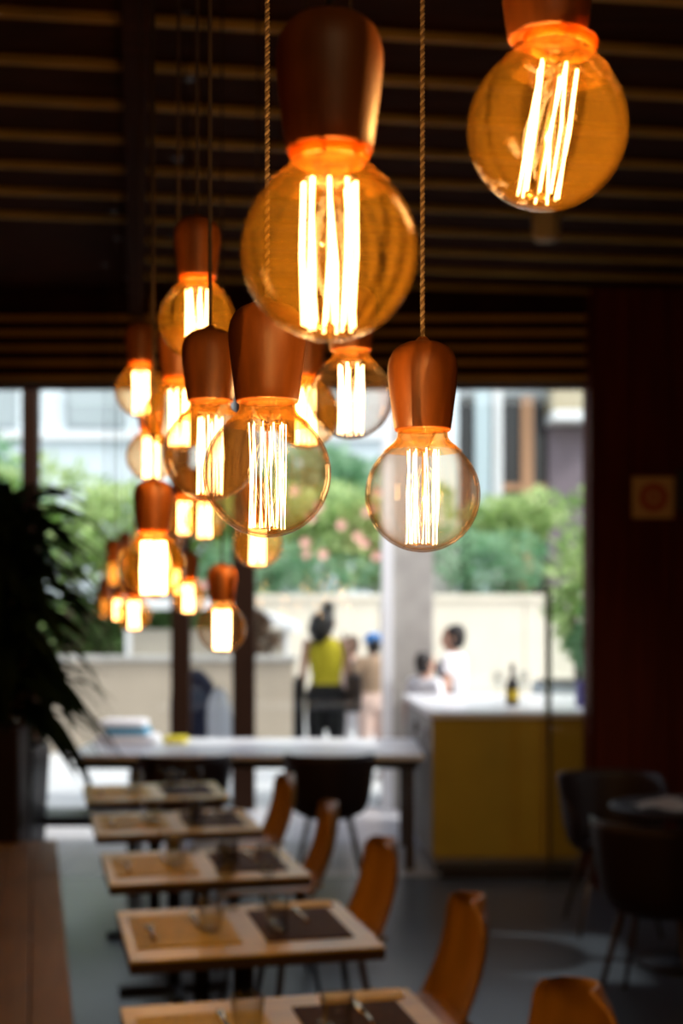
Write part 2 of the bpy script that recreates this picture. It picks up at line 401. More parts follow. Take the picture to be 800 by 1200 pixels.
for n, (px, py, dia, gm, fk, lab) in enumerate(lamps):
    d = D0*F/dia; p = W(px, py, d)
    t = empty('pendant_lamp', p, lab, 'pendant lamp', 'globe bulbs hanging over the tables')
    hme = lm('lamp_holder', lambda: lathe(bmesh.new(), [(r*D0, z*D0) for r, z in HOLD], 48), M['holder'])
    link('lamp_holder', hme, t)
    g = link('bulb', lm('bulb_'+gm, lambda: lathe(bmesh.new(), [(r*D0, z*D0) for r, z in gprof()], 96), M[gm]), t)
    nn, fr, th, sd_ = filkind[fk]
    f = link('filament', lm('filament_%d' % fk, lambda: fil_bm(nn, fr, th, sd_), M['fildim'] if fk == 8 else M['fil']), g)
    link('filament_support', lm('support_%d' % fk, lambda: cage_bm(fr), M['brass']), g)
    link('glass_stem', lm('stem', stem_bm, M['stemg']), g)
    if gm == 'amber': link('collar', lm('collar', lambda: lathe(bmesh.new(), [(.196*D0, .572*D0), (.230*D0, .570*D0), (.233*D0, .55*D0), (.224*D0, .525*D0), (.212*D0, .508*D0), (.205*D0, .50*D0), (.205*D0, .56*D0)], 64), M['collar']), g)
    link('neck', lm('neck_'+gm, lambda: lathe(bmesh.new(), [(.340*D0, .378*D0), (.292*D0, .420*D0), (.256*D0, .450*D0), (.232*D0, .478*D0), (.219*D0, .505*D0), (.216*D0, .565*D0)], 64), M['neck']), g)
    f.rotation_euler = (0, 0, n*.7)
    if fk == 2:
        for ch in g.children: ch.rotation_euler = (0, math.radians(9), 0)
    L = CZ-p.z-1.36*D0
    if n in (2, 3):
        Lc = L
        obj('cord', twist_bm(Lc, 0), M['cord'], t, (0, 0, 1.355*D0), smooth=True)
        obj('cord_strand', twist_bm(Lc, 1), M['cord2'], t, (0, 0, 1.355*D0), smooth=True)
    else:
        obj('cord', tube(bmesh.new(), [(0, 0, 0), (0, 0, L)], .0028, 8), M['cordplain'], t, (0, 0, 1.355*D0), smooth=True)
    obj('ceiling_rose', lathe(bmesh.new(), [(.035, 0), (.035, -.02), (.012, -.03), (0, -.03)], 20), M['black'], t, (0, 0, CZ+.09-p.z), smooth=True)
    ld = bpy.data.lights.new('bulb_light', 'POINT'); ld.color = (1, .50, .17); ld.energy = BULB_W*(.15 if fk == 8 else 1); ld.shadow_soft_size = 0
    lo = bpy.data.objects.new('bulb_light', ld); COL.objects.link(lo); lo.parent = g; lo.location = (.006, -.003, -.006)

# ------------------------------------------------------------------ dining tables of the row
P2 = Vector((-.56, 3.5, 0)); TW, TD, TZ = .70, .60, .74
ordn = ['nearest to the camera', 'second from the camera', 'middle one of the five', 'fourth from the camera', 'farthest from the camera']
def make_table():
    r = empty('dining_table', (0, 0, 0), '', 'table', 'oak tables in the row')
    obj('table_top', bx(0, TW, 0, TD, TZ-.008, TZ, bev=.002), M['tabletop'], r)
    obj('edge_band', bx(.001, TW-.001, .001, TD-.001, TZ-.036, TZ-.008), M['leg'], r)
    obj('column', lathe(bmesh.new(), [(.03, .03), (.03, TZ-.05)], 16, TW/2, TD/2), M['iron'], r, smooth=True)
    obj('base', bx(TW/2-.24, TW/2+.24, TD/2-.03, TD/2+.03, 0, .03, bev=.005), M['iron'], r)
    obj('base', bx(TW/2-.03, TW/2+.03, TD/2-.24, TD/2+.24, 0, .03, bev=.005), M['iron'], r)
    obj('spider', bx(TW/2-.2, TW/2+.2, TD/2-.03, TD/2+.03, TZ-.055, TZ-.036), M['iron'], r)
    return r
def panel_back():
    """bent plywood back: tall rounded panel bowed about the upright, local x = facing direction"""
    bm = bmesh.new(); nz, ny = 14, 12; g = [[], []]
    for s in (0, 1):
        for i in range(nz+1):
            t = i/nz; z = .43+.38*t
            wd = .222-.035*t
            if t > .78: wd *= math.sqrt(max(0.02, 1-((t-.78)/.235)**2))
            row = []
            for j in range(ny+1):
                q = 2*j/ny-1
                row.append(bm.verts.new((-.21-.10*t-.03*math.sin(t*PI)+.055*q*q-(.012 if s else 0), wd*q, z)))
            g[s].append(row)
    for s in (0, 1):
        for i in range(nz):
            for j in range(ny): bm.faces.new((g[s][i][j], g[s][i][j+1], g[s][i+1][j+1], g[s][i+1][j]))
    for i in range(nz):
        for j in (0, ny): bm.faces.new((g[0][i][j], g[1][i][j], g[1][i+1][j], g[0][i+1][j]))
    for j in range(ny):
        for i in (0, nz): bm.faces.new((g[0][i][j], g[1][i][j], g[1][i][j+1], g[0][i][j+1]))
    return bm
def make_ply():
    r = empty('plywood_chair', (0, 0, 0), '', 'chair', 'bent plywood chairs along the row')
    obj('backrest', panel_back(), M['ply'], r, smooth=True)
    bm = bmesh.new(); nx, ny = 12, 10; g = [[], []]
    for s in (0, 1):
        for i in range(nx+1):
            t = i/nx; x = -.225+.44*t
            z = .445+(.03*(1-t/.25)**2 if t < .25 else 0)-(.03*((t-.8)/.2)**2 if t > .8 else 0)-s*.012
            wd = .20 if t < .85 else .20-.05*((t-.85)/.15)**2
            g[s].append([bm.verts.new((x, wd*(2*j/ny-1), z+.012*(2*j/ny-1)**2)) for j in range(ny+1)])
    for s in (0, 1):
        for i in range(nx):
            for j in range(ny): bm.faces.new((g[s][i][j], g[s][i][j+1], g[s][i+1][j+1], g[s][i+1][j]))
    for i in range(nx):
        for j in (0, ny): bm.faces.new((g[0][i][j], g[1][i][j], g[1][i+1][j], g[0][i+1][j]))
    for j in range(ny):
        for i in (0, nx): bm.faces.new((g[0][i][j], g[1][i][j], g[1][i][j+1], g[0][i][j+1]))
    obj('seat', bm, M['ply'], r, smooth=True)
    for sx in (-1, 1):
        for sy in (-1, 1):
            obj('leg', tube(bmesh.new(), [(sx*.14, sy*.13, .44), (sx*.21, sy*.20, 0)], [.014, .010], 8), M['leg'], r, smooth=True)
    return r
def wineglass():
    pr = [(0, 0), (.035, 0), (.034, .003), (.006, .008), (.004, .02), (.004, .085), (.012, .095), (.032, .115), (.040, .145), (.038, .18), (.033, .205), (.0315, .205), (.036, .18), (.038, .145), (.030, .118), (.010, .10), (0, .098)]
    return lathe(bmesh.new(), pr, 20)
def tumbler():
    return lathe(bmesh.new(), [(0, 0), (.03, 0), (.037, .10), (.035, .10), (.028, .008), (0, .008)], 20)
wg_me = lm('wine_glass', wineglass, M['drink']); tb_me = lm('tumbler', tumbler, M['drink'])
def cutlery(kind):
    bm = bmesh.new()
    if kind == 'knife':
        tube(bm, [(0, 0, .004), (0, .09, .004)], (.006), 6, flat=(1, 0, 0)); box(bm, -.009, .007, .09, .20, .003, .005)
    else:
        tube(bm, [(0, 0, .004), (0, .10, .004), (0, .13, .003)], [.006, .004, .005], 6)
        box(bm, -.012, .012, .13, .155, .002, .005)
        for q in range(4): box(bm, -.012+q*.0069, -.009+q*.0069, .155, .195, .002, .004)
    return bm
kn_me = lm('knife', lambda: cutlery('knife'), M['steel']); fk_me = lm('fork', lambda: cutlery('fork'), M['steel'])
T0 = make_table(); CH0 = make_ply()
for i in range(5):
    o = P2+V*(i-1)*1.0+(U*-.05 if i == 0 else Vector())
    t = T0 if i == 0 else copy_tree(T0)
    t.location = o; t.rotation_euler.z = TH
    t['label'] = 'small square oak dining table, ' + ordn[i]
    c = CH0 if i == 0 else copy_tree(CH0)
    cp = o+U*(TW+.30-.24)+V*(TD/2-.02)
    c.location = (cp.x, cp.y, 0); c.rotation_euler.z = TH+PI+[.12, -.05, .04, -.08, .05][i]
    c['label'] = 'bent plywood chair at the dining table ' + ordn[i]
    def put(name, me, uu, vv, lab, cat, grp, rz=0, m=None):
        q = o+U*uu+V*vv+Vector((0, 0, TZ)); x = link(name, me, None, q, TH+rz); tag(x, lab, cat, grp); return x
    for s in (0, 1):
        a = .03 if s == 0 else .39
        ww = .29 if s == 0 else .25
        bm = bx(-ww/2, ww/2, -.19, .19, 0, .004, bev=.001)
        x = obj('placemat', bm, M['mat1'] if s == 0 else M['mat2'], None, o+U*(a+ww/2)+V*.31+Vector((0, 0, TZ)), TH)
        tag(x, ('golden' if s == 0 else 'dark brown') + ' woven placemat on the table ' + ordn[i], 'placemat', 'woven placemats')
        put('tumbler', tb_me, .25 if s == 0 else .44, .27 if s == 0 else .24, 'tumbler on the %s placemat, table %s' % (('golden', 'dark')[s], ordn[i]), 'glass', 'tumblers on the tables').location.z += .004
        put('fork', fk_me, a+.05, .18, 'steel fork on the %s placemat on the table %s' % (('golden', 'dark')[s], ordn[i]), 'fork', 'forks').location.z += .004
        put('knife', kn_me, a+ww-.10, .30, 'steel knife on the %s placemat on the table %s' % (('golden', 'dark')[s], ordn[i]), 'knife', 'knives').location.z += .004
    if i in (1, 2, 3):
        for s in (0, 1):
            put('wine_glass', wg_me, .335+s*.13, .545, '%s wine glass by the back edge of the table %s' % (('left', 'right')[s], ordn[i]), 'glass', 'wine glasses')
    if i < 4:
        x = obj('menu_card', bx(-.10, .10, -.03, .03, 0, .006), M['paper'], None, o+U*.57+V*.555+Vector((0, 0, TZ)), TH)
        tag(x, 'white folded card at the back right corner of the table ' + ordn[i], 'card', 'folded cards')

# bench along the left wall
bn = empty('bench', P2+U*-.13+V*-2.2, 'long brown wooden bench along the left wall beside the tables', 'bench', rz=TH)
for q in range(4):
    obj('seat_board', bx(-.52+q*.13, -.52+q*.13+.126, 0, 5.85, .41, .45, bev=.004), M['bench'], bn)
obj('front_panel', bx(-.06, -.04, .02, 5.83, .02, .41), M['post'], bn)
for q in range(4): obj('leg', bx(-.50, -.06, .1+q*1.85, .16+q*1.85, 0, .41), M['post'], bn)

# low black bench under the window behind the last table
lb = empty('low_bench', (-2.0, 7.75, 0), 'low black bench between the last dining table and the dark plant', 'bench')
obj('seat', bx(-.35, .85, 0, .36, .40, .46, bev=.01), M['black'], lb)
for x in (-.28, .74): obj('leg', bx(x, x+.05, .03, .33, 0, .40), M['black'], lb)

# ------------------------------------------------------------------ white long table and tub chairs
wt = empty('long_table', (-.61, 8.95, 0), 'long white-topped table standing before the window posts', 'table')
obj('table_top', bx(-1.14, 1.14, -.55, .55, .715, .75, bev=.006), M['marble'], wt)
obj('apron', bx(-1.10, 1.10, -.50, .50, .655, .714), M['kick'], wt)
for x in (-.72, 1.05):
    for y in (-.42, .42): obj('leg', bx(x-.03, x+.03, y-.03, y+.03, 0, .655, bev=.004), M['leg'], wt)
def tub_shell(r0=.285, h=.36):
    bm = bmesh.new(); n, nz = 24, 8; g = [[], []]
    for s in (0, 1):
        for i in range(nz+1):
            t = i/nz; row = []
            for j in range(n+1):
                a = PI*(-1.18+2.36*j/n)/1   # open to the front (+x is front)
                ang = PI+a*.62
                lip = 1-.55*max(0, (abs(a)/(PI*1.18)-.55)/.45)**1.5
                z = .44+(h*lip)*t
                r = (r0-.07+.07*math.sqrt(t))-(.018 if s else 0)
                row.append(bm.verts.new((r*math.cos(ang), r*math.sin(ang)*1.0, z)))
            g[s].append(row)
    for s in (0, 1):
        for i in range(nz):
            for j in range(n): bm.faces.new((g[s][i][j], g[s][i][j+1], g[s][i+1][j+1], g[s][i+1][j]))
    for i in range(nz):
        for j in (0, n): bm.faces.new((g[0][i][j], g[1][i][j], g[1][i+1][j], g[0][i+1][j]))
    for j in range(n):
        for i in (0, nz): bm.faces.new((g[0][i][j], g[1][i][j], g[1][i][j+1], g[0][i][j+1]))
    return bm
def make_tub():
    r = empty('tub_chair', (0, 0, 0), '', 'chair', 'dark tub chairs')
    obj('backrest', tub_shell(), M['tub'], r, smooth=True)
    obj('seat', lathe(bmesh.new(), [(0, .40), (.14, .40), (.20, .425), (.225, .45), (.21, .47), (0, .475)], 28), M['tub'], r, smooth=True)
    for sx in (-1, 1):
        for sy in (-1, 1): obj('leg', tube(bmesh.new(), [(sx*.12, sy*.12, .42), (sx*.22, sy*.21, 0)], [.016, .010], 8), M['leg'], r, smooth=True)
    return r
TB0 = make_tub()
tubs = [((-.075, 8.12), PI/2, 'dark brown tub chair at the long white table, right of the plywood chairs'),
        ((-.95, 8.05), PI/2+.1, 'dark brown tub chair at the long white table, behind the farthest dining table'),
        ((1.33, 5.55), PI/2-.5, 'dark tub chair in the right foreground beside the small round table'),
        ((1.42, 6.95), -PI/2, 'dark tub chair behind the small round table, close to the red-brown wall')]
for i, (p, rz, lab) in enumerate(tubs):
    t = TB0 if i == 0 else copy_tree(TB0)
    t.location = (p[0], p[1], 0); t.rotation_euler.z = rz; t['label'] = lab
rt = empty('round_table', (1.62, 6.25, 0), 'small dark round table at the right edge with a white reflection sheet on it', 'table')
obj('table_top', lathe(bmesh.new(), [(0, .72), (.34, .72), (.35, .73), (.35, .745), (.34, .75), (0, .75)], 40), M['tub'], rt)
obj('column', lathe(bmesh.new(), [(.03, .03), (.03, .72)], 16), M['iron'], rt, smooth=True)
obj('base', lathe(bmesh.new(), [(0, 0), (.22, 0), (.22, .015), (.03, .04), (0, .04)], 32), M['iron'], rt, smooth=True)
bm = bmesh.new(); gg = []  # white sheet stands in for a reflection on the table top
for i in range(9):
    gg.append([bm.verts.new((-.16+.04*i, -.11+.03*j, .006+.012*math.sin(i*1.1+j*.7)+.03*math.exp(-((i-4)**2+(j-4)**2)/5))) for j in range(8)])
for i in range(8):
    for j in range(7): bm.faces.new((gg[i][j], gg[i+1][j], gg[i+1][j+1], gg[i][j+1]))
bmesh.ops.solidify(bm, geom=bm.faces[:], thickness=.004)
tag(obj('reflection_sheet', bm, M['paper'], None, (1.52, 6.15, .755), smooth=True), 'wavy white sheet standing for a reflection on the small round table', 'reflection')

# ------------------------------------------------------------------ ochre bar
br = empty('bar_counter', (1.15, 9.3, 0), 'ochre-fronted bar counter with a bright white top', 'counter')
def prism(bm, poly, z0, z1):
    a = [bm.verts.new((x, y, z0)) for x, y in poly]; b = [bm.verts.new((x, y, z1)) for x, y in poly]
    bm.faces.new(a[::-1]); bm.faces.new(b)
    for i in range(len(poly)): j = (i+1) % len(poly); bm.faces.new((a[i], a[j], b[j], b[i]))
    return bm
def rel(pts): return [(x-1.15, y-9.3) for x, y in pts]
obj('body', prism(bmesh.new(), rel([(.585, 8.42), (2.3, 8.42), (2.3, 10.2), (.50, 10.2)]), .06, .985), M['col'], br)
for a, b in ((.575, 1.275), (1.28, 1.985)):
    obj('front_panel', bx(a-1.15, b-1.15, 8.395-9.3, 8.42-9.3, .10, .985, bev=.003), M['ochre'], br)
obj('plinth', bx(.60-1.15, 2.3-1.15, 8.45-9.3, 8.5-9.3, 0, .10), M['kick'], br)
obj('counter_top', prism(bmesh.new(), rel([(.565, 8.37), (2.3, 8.37), (2.3, 10.22), (.475, 10.22)]), .986, 1.02), M['marble'], br)
for y in (8.75, 9.35): obj('socket_plate', bx(-.70+(.12 if y < 9 else .08)*0, -.66, y-9.3, y-9.3+.09, .80, .89), M['black'], br, (.105 if y < 9 else .065, 0, 0))
tag(obj('kick_step', bx(.62, 1.5, 8.22, 8.40, .0, .07, bev=.004), M['kick']), 'black step board along the foot of the ochre bar', 'step')
bo = empty('bottle', W(600, 800, 9.0)*1, 'dark bottle standing on the white bar top', 'bottle'); bo.location.z = 1.02
obj('bottle_body', lathe(bmesh.new(), [(0, 0), (.042, 0), (.045, .01), (.045, .13), (.036, .165), (.016, .20), (.015, .25), (0, .25)], 24), M['black'], bo, smooth=True)
obj('bottle_label', lathe(bmesh.new(), [(.0457, .04), (.0457, .11)], 24), M['mat1'], bo, smooth=True)
obj('bottle_cap', lathe(bmesh.new(), [(.018, .25), (.018, .285), (0, .285)], 20), M['iron'], bo, smooth=True)
for s in (-1, 1):
    x = link('wine_glass', wg_me, None, (bo.location.x+s*.085, 9.1, 1.02)); x.scale = (1.1, 1.1, 1.15)
    tag(x, 'wine glass on the bar %s of the dark bottle' % ('left' if s < 0 else 'right'), 'glass', 'wine glasses by the bottle')
bt = W(684, 800, 8.9); bt.z = 1.02
tag(obj('napkin_box', bx(-.05, .05, -.06, .06, 0, .17, bev=.01), M['violet'], None, bt), 'violet-blue box at the right end of the bar top', 'box')

# ------------------------------------------------------------------ sign, alarm, ceiling spot
sg = empty('wall_sign', W(765, 583, 7.975), 'square cream sign with a red ring on the red-brown wall', 'sign')
obj('sign_plate', bx(-.125, .125, -.006, .008, -.125, .125, bev=.004), M['signp'], sg)
bm = lathe(bmesh.new(), [(.045, 0), (.085, 0), (.085, .006), (.045, .006), (.045, 0)], 32)
bmesh.ops.rotate(bm, matrix=Matrix.Rotation(PI/2, 3, 'X'), verts=bm.verts); obj('red_ring', bm, M['red'], sg, (0, -.007, 0))
bm = lathe(bmesh.new(), [(0, 0), (.022, 0), (.022, .006), (0, .006)], 20)
bmesh.ops.rotate(bm, matrix=Matrix.Rotation(PI/2, 3, 'X'), verts=bm.verts); obj('red_dot', bm, M['red'], sg, (0, -.007, 0))
tag(obj('wall_box', bx(-.09, .09, -.08, 0, -.12, .12, bev=.01), M['black'], None, W(808, 575, 7.98)), 'black box on the wall at the right edge beside the sign', 'box')
sp = empty('ceiling_spot', W(640, 262, 5.6), 'small olive cylinder spotlight hanging below the upper right bulb', 'spotlight')
obj('spot_body', lathe(bmesh.new(), [(0, -.07), (.05, -.07), (.06, -.05), (.06, .07), (.05, .08), (0, .08)], 24), M['cream'], sp, smooth=True)
obj('spot_stem', tube(bmesh.new(), [(0, 0, .08), (0, 0, CZ+.09-sp.location.z)], .008, 8), M['black'], sp)

sl_ = bpy.data.lights.new('spot_light', 'SPOT'); sl_.energy = 48; sl_.spot_size = math.radians(48); sl_.spot_blend = .9; sl_.color = (1, .74, .40); sl_.shadow_soft_size = .03  # beam added on the spot to brighten the bar front
so = bpy.data.objects.new('spot_light', sl_); COL.objects.link(so); so.parent = sp; so.location = (0, 0, -.075)
so.rotation_euler = (Vector((.95, 8.4, .35))-sp.location).to_track_quat('-Z', 'Y').to_euler()
# ------------------------------------------------------------------ plants
def leaf(bm, p, d, n, L, w_, bend=0, mi=0, seg=1):
    d = d.normalized(); s = d.cross(n); s = s.normalized() if s.length > 1e-4 else d.orthogonal().normalized()
    a = bm.verts.new(p); tip = bm.verts.new(p+d*L-Vector((0, 0, bend*L)))
    m_ = p+d*L*.5+Vector((0, 0, .12*L)) if bend else p+d*L*.5
    f = bm.faces.new((a, bm.verts.new(m_+s*w_/2), tip, bm.verts.new(m_-s*w_/2))); f.material_index = mi
def bush(name, c, r, n, m, lab, cat, L=.14, pink=0, grp='shrubs of the garden outside', ground=0, seed=1):
    rnd = random.Random(seed)
    t = empty(name, (c[0], c[1], ground), lab, cat, grp)
    C_ = Vector((0, 0, c[2]-ground)); bm = bmesh.new(); blobs = []
    for k in range(7):
        v = Vector((rnd.uniform(-.55, .55)*r[0], rnd.uniform(-.4, .4)*r[1], rnd.uniform(-.55, .5)*r[2])); blobs.append((C_+v, rnd.uniform(.38, .6)))
    for k in range(n):
        b, s = blobs[k % 7]
        v = Vector((rnd.gauss(0, 1), rnd.gauss(0, 1), rnd.gauss(0, 1))).normalized()
        q = b+Vector((v.x*r[0], v.y*r[1], v.z*r[2]))*s*rnd.uniform(.75, 1.05)
        dd = (v+Vector((rnd.gauss(0, .6), rnd.gauss(0, .6), rnd.gauss(0, .6)))).normalized()
        leaf(bm, q, dd, Vector((rnd.gauss(0, 1), rnd.gauss(0, 1), rnd.gauss(0, 1))), L*rnd.uniform(.7, 1.3), L*.5)
    obj('foliage', bm, m, t)['kind'] = 'stuff'
    bm = bmesh.new()
    for k in range(4): tube(bm, [(rnd.uniform(-.1, .1), rnd.uniform(-.1, .1), 0), blobs[k][0]], [.04, .015], 6)
    obj('stem', bm, M['bark'], t)
    for k in range(pink):
        v = Vector((rnd.uniform(-.9, .9)*r[0], -r[1]*rnd.uniform(.7, 1.0), rnd.uniform(-.6, .8)*r[2]))+C_
        fb = bmesh.new(); 
        for q in range(9):
            a = q*2.4; leaf(fb, Vector((0, 0, 0)), Vector((math.cos(a), -.6, math.sin(a))), Vector((0, -1, .2)), .11, .10)
        obj('flower', fb, M['pink'], t, v)
    return t
# garden beyond the cream wall (wall top about 1.95 m, 22 m away)
bushes = [
 ('shrub', (-7.2, 24.5, 3.1), (2.2, 1.2, 1.5), 'leafA', 'mid green leafy shrub outside behind the dark plant at the left', 'shrub', .22, 0),
 ('shrub', (-4.6, 24.5, 3.0), (2.0, 1.2, 1.5), 'leafB', 'light green shrub outside left of the middle window posts', 'shrub', .22, 0),
 ('shrub', (-2.4, 24.6, 3.0), (1.6, 1.1, 1.3), 'leafA', 'green shrub outside behind the hanging bulb cluster', 'shrub', .20, 0),
 ('flowering_shrub', (-.5, 24.2, 3.15), (1.5, 1.1, 1.05), 'leafB', 'bright green shrub with pink flowers left of the white mullion', 'shrub', .18, 12),
 ('flowering_shrub', (.9, 24.6, 3.1), (1.2, 1.1, 1.1), 'leafB', 'light green shrub with pink flowers behind the grey column', 'shrub', .18, 6),
 ('hedge', (-.6, 23.4, 2.35), (2.0, .6, .6), 'leafC', 'low blue-green hedge on top of the cream wall behind the person in yellow', 'hedge', .12, 3),
 ('hedge', (2.7, 23.3, 2.55), (1.4, .6, .75), 'leafC', 'low blue-green hedge on the cream wall right of the grey column', 'hedge', .12, 0),
 ('shrub', (3.0, 24.4, 3.3), (1.0, .8, .6), 'leafB', 'yellow-green shrub under the dark building windows', 'shrub', .16, 0),
]
for i, (nm, c, r, m, lab, cat, L, pk) in enumerate(bushes):
    bush(nm, c, r, 2600, M[m], lab, cat, L, pk, seed=i+3, ground=1.3)
bush('hedge', (-5.6, 20.9, 1.35), (3.0, .7, .85), 5000, M['leafE'], 'shade-darkened green hedge outside left of the cream wall', 'hedge', .16, seed=71, ground=0)
bush('hedge', (-2.6, 21.2, 1.35), (1.5, .6, .8), 3000, M['leafE'], 'shade-darkened green hedge behind the white sloping roof', 'hedge', .16, seed=72, ground=0)
# near plants right of the window
bush('shrub', (2.55, 14.0, 2.05), (.42, .35, .85), 900, M['leafB'], 'pale green leafy plant outside at the right end of the window', 'plant', .14, 0, seed=30, ground=.5)
bush('shrub', (2.9, 13.8, 1.35), (.5, .4, .4), 700, M['leafC'], 'dark blue-green plant low at the right end of the window', 'plant', .12, 0, seed=31, ground=.5)
pb = empty('planter_box', (2.8, 13.9, 0), 'grey planter box at the right end of the window outside', 'planter')
obj('planter_body', bx(-.75, .75, -.4, .4, 0, .9, bev=.01), M['buildgrey'], pb); obj('soil', bx(-.7, .7, -.35, .35, .9, .93), M['soil'], pb)

# broad-leaved plant outside left
def blade_plant(name, loc, n, L, wd, m, lab, cat, seed, up=1.0, droop=1.0, spread=1.0, group=None, trunk=0, base=0, dirs=None):
    rnd = random.Random(seed); t = empty(name, loc, lab, cat, group)
    me0 = None
    for k in range(n):
        bm = bmesh.new(); a = rnd.uniform(0, 2*PI) if dirs is None else rnd.uniform(*dirs)
        el = rnd.uniform(.2, 1.2)*up; l = L*rnd.uniform(.7, 1.15); dr = droop*rnd.uniform(.6, 1.3)
        h = Vector((math.cos(a), math.sin(a), 0))*spread; s = Vector((-math.sin(a), math.cos(a), 0))
        z0 = base+(trunk*rnd.uniform(.12, 1) if trunk else 0); prev = None; seg = 7
        for i in range(seg+1):
            q = i/seg; p = h*l*math.cos(el*(1-.3*q))*q+Vector((0, 0, z0+l*math.sin(el)*q-dr*l*q*q))
            ww = wd*math.sin(PI*min(1, .12+.88*q))**.7+.002
            ww = max(ww, .002)
            row = [bm.verts.new(p-s*ww/2), bm.verts.new(p+Vector((0, 0, -.15*ww))), bm.verts.new(p+s*ww/2)]
            if prev: bm.faces.new((prev[0], prev[1], row[1], row[0])); bm.faces.new((prev[1], prev[2], row[2], row[1]))
            prev = row
        obj('leaf', bm, m, t, smooth=True)
    return t
g1 = blade_plant('banana_plant', (-5.2, 20.0, 1.0), 16, 1.7, .34, M['leafB'], 'broad-leaved light green plant outside behind the dark plant', 'plant', 5, up=1.0, droop=.5)
obj('trunk', tube(bmesh.new(), [(0, 0, -1.0), (0, 0, .15)], [.12, .09], 10), M['bark'], g1)
# the dark drooping plant indoors, in a tall black planter
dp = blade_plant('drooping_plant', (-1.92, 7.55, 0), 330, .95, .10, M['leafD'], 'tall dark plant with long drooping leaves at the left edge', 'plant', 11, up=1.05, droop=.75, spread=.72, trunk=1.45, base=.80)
obj('trunk', tube(bmesh.new(), [(0, 0, .8), (.03, 0, 1.4), (-.02, .02, 2.15)], [.05, .04, .02], 10), M['bark'], dp)
for k in range(3): obj('cane', tube(bmesh.new(), [(.08*math.cos(k*2), .08*math.sin(k*2), .8), (.12*math.cos(k*2), .12*math.sin(k*2), 1.7+.12*k)], [.03, .012], 8), M['bark'], dp)
pl = empty('tall_planter', (-1.92, 7.55, 0), 'tall black planter holding the dark drooping plant', 'planter')
obj('planter_body', lathe(bmesh.new(), [(0, 0), (.24, 0), (.30, .85), (.30, .9), (.27, .9), (.27, .86), (0, .86)], 4), M['black'], pl, rz=PI/4)
obj('soil', lathe(bmesh.new(), [(0, .865), (.24, .865), (.24, .868), (0, .87)], 4), M['soil'], pl, rz=PI/4)
ct = empty('side_cabinet', (-1.99, 7.05, 0), 'very dark brown cabinet at the end of the wooden bench before the plant', 'cabinet')
obj('body', bx(-.5, .30, -.12, .12, .05, 1.05, bev=.005), M['tub'], ct); obj('plinth', bx(-.48, .28, -.10, .10, 0, .05), M['kick'], ct)
for s in (0, 1): obj('door', bx(-.49+s*.395, -.105+s*.395, -.135, -.12, .07, 1.03, bev=.003), M['tub'], ct)

# ------------------------------------------------------------------ outside
struct('ground', bx(-40, 40, YW+.2, 80, -.12, -.01), M['pave'])
gw = empty('garden_wall', (0, 22, 0), 'long cream wall carrying the hedge behind the person in yellow', 'wall')
for i in range(5): obj('wall_panel', bx(-1.75+i*2.4, -1.75+i*2.4+2.385, 0, .3, 0, 1.83, bev=.01), M['gwall'], gw)
obj('coping', bx(-1.75, 10.2, -.05, .35, 1.83, 1.93, bev=.01), M['gwall'], gw)
obj('earth_bank', bx(-14, 10, .75, 5, .2, 1.70), M['soil'], gw)
lw_ = empty('block_wall', (-2.6, 15.5, 0), 'lower beige wall outside left of the person in yellow, with a white sloping coping', 'wall')
obj('wall_body', bx(-4.5, 2.05, 0, .3, 0, 1.07, bev=.01), M['bwall'], lw_)
obj('coping', bx(-4.5, 2.08, -.04, .34, 1.07, 1.13, bev=.008), M['col'], lw_)
bm = bmesh.new()
a = [(-.2, 1.82), (1.15, 1.82), (2.05, 1.50), (2.05, 1.40), (1.10, 1.68), (-.2, 1.68)]
v1 = [bm.verts.new((x, 0, z)) for x, z in a]; v2 = [bm.verts.new((x, 1.2, z)) for x, z in a]
bm.faces.new(v1); bm.faces.new(v2[::-1])
for i in range(6): j = (i+1) % 6; bm.faces.new((v1[i], v1[j], v2[j], v2[i]))
sl = empty('shelter', (-2.6, 16.2, 0), 'low white shelter with a sloping roof behind the beige wall', 'shelter')
obj('roof', bm, M['white'], sl)
obj('side_wall', bx(-.1, 1.9, .3, 1.1, 0, 1.42), M['gwall'], sl)
for x in (-.05, 1.9): obj('support', bx(x, x+.06, .05, .11, 0, 1.45), M['white'], sl)
bush('brown_shrub', (-1.06, 16.05, 1.44), (.42, .14, .26), 1500, M['bark'], 'rounded brown shrub under the white sloping roof', 'shrub', .10, seed=44, ground=0)

# pale building straight ahead
pbld = empty('pale_building', (-4, 36, 0), 'pale blue-white building filling the background on the left', 'building')
obj('facade', bx(-14, 6.2, 0, 1, 0, 14), M['build'], pbld)
for i, (x, z) in enumerate(((-3.5, 6.6), (-.6, 6.6), (2.2, 6.6), (-6.5, 6.6), (-9.2, 6.6))):
    f_ = obj('window', bx(x, x+1.7, -.06, .05, z, z+1.6, bev=.01), M['buildgrey'], pbld)
    obj('pane', bx(x+.1, x+1.6, -.09, -.06, z+.1, z+1.5), mat('pane_grey_%d' % i, (.36, .42, .45), .2), f_)
obj('ledge', bx(-14, 6.2, -.25, 0, 6.3, 6.5), M['white'], pbld)
bush('tree', (-9.0, 31, 4.2), (2.8, 1.6, 1.9), 3000, M['leafC'], 'blue-green tree in front of the pale building at the far left', 'tree', .32, seed=60, ground=0)
bush('tree', (-.6, 31, 4.3), (2.4, 1.5, 1.5), 3000, M['leafC'], 'hazy blue-green tree before the pale building, left of the white mullion', 'tree', .30, seed=61, ground=0)
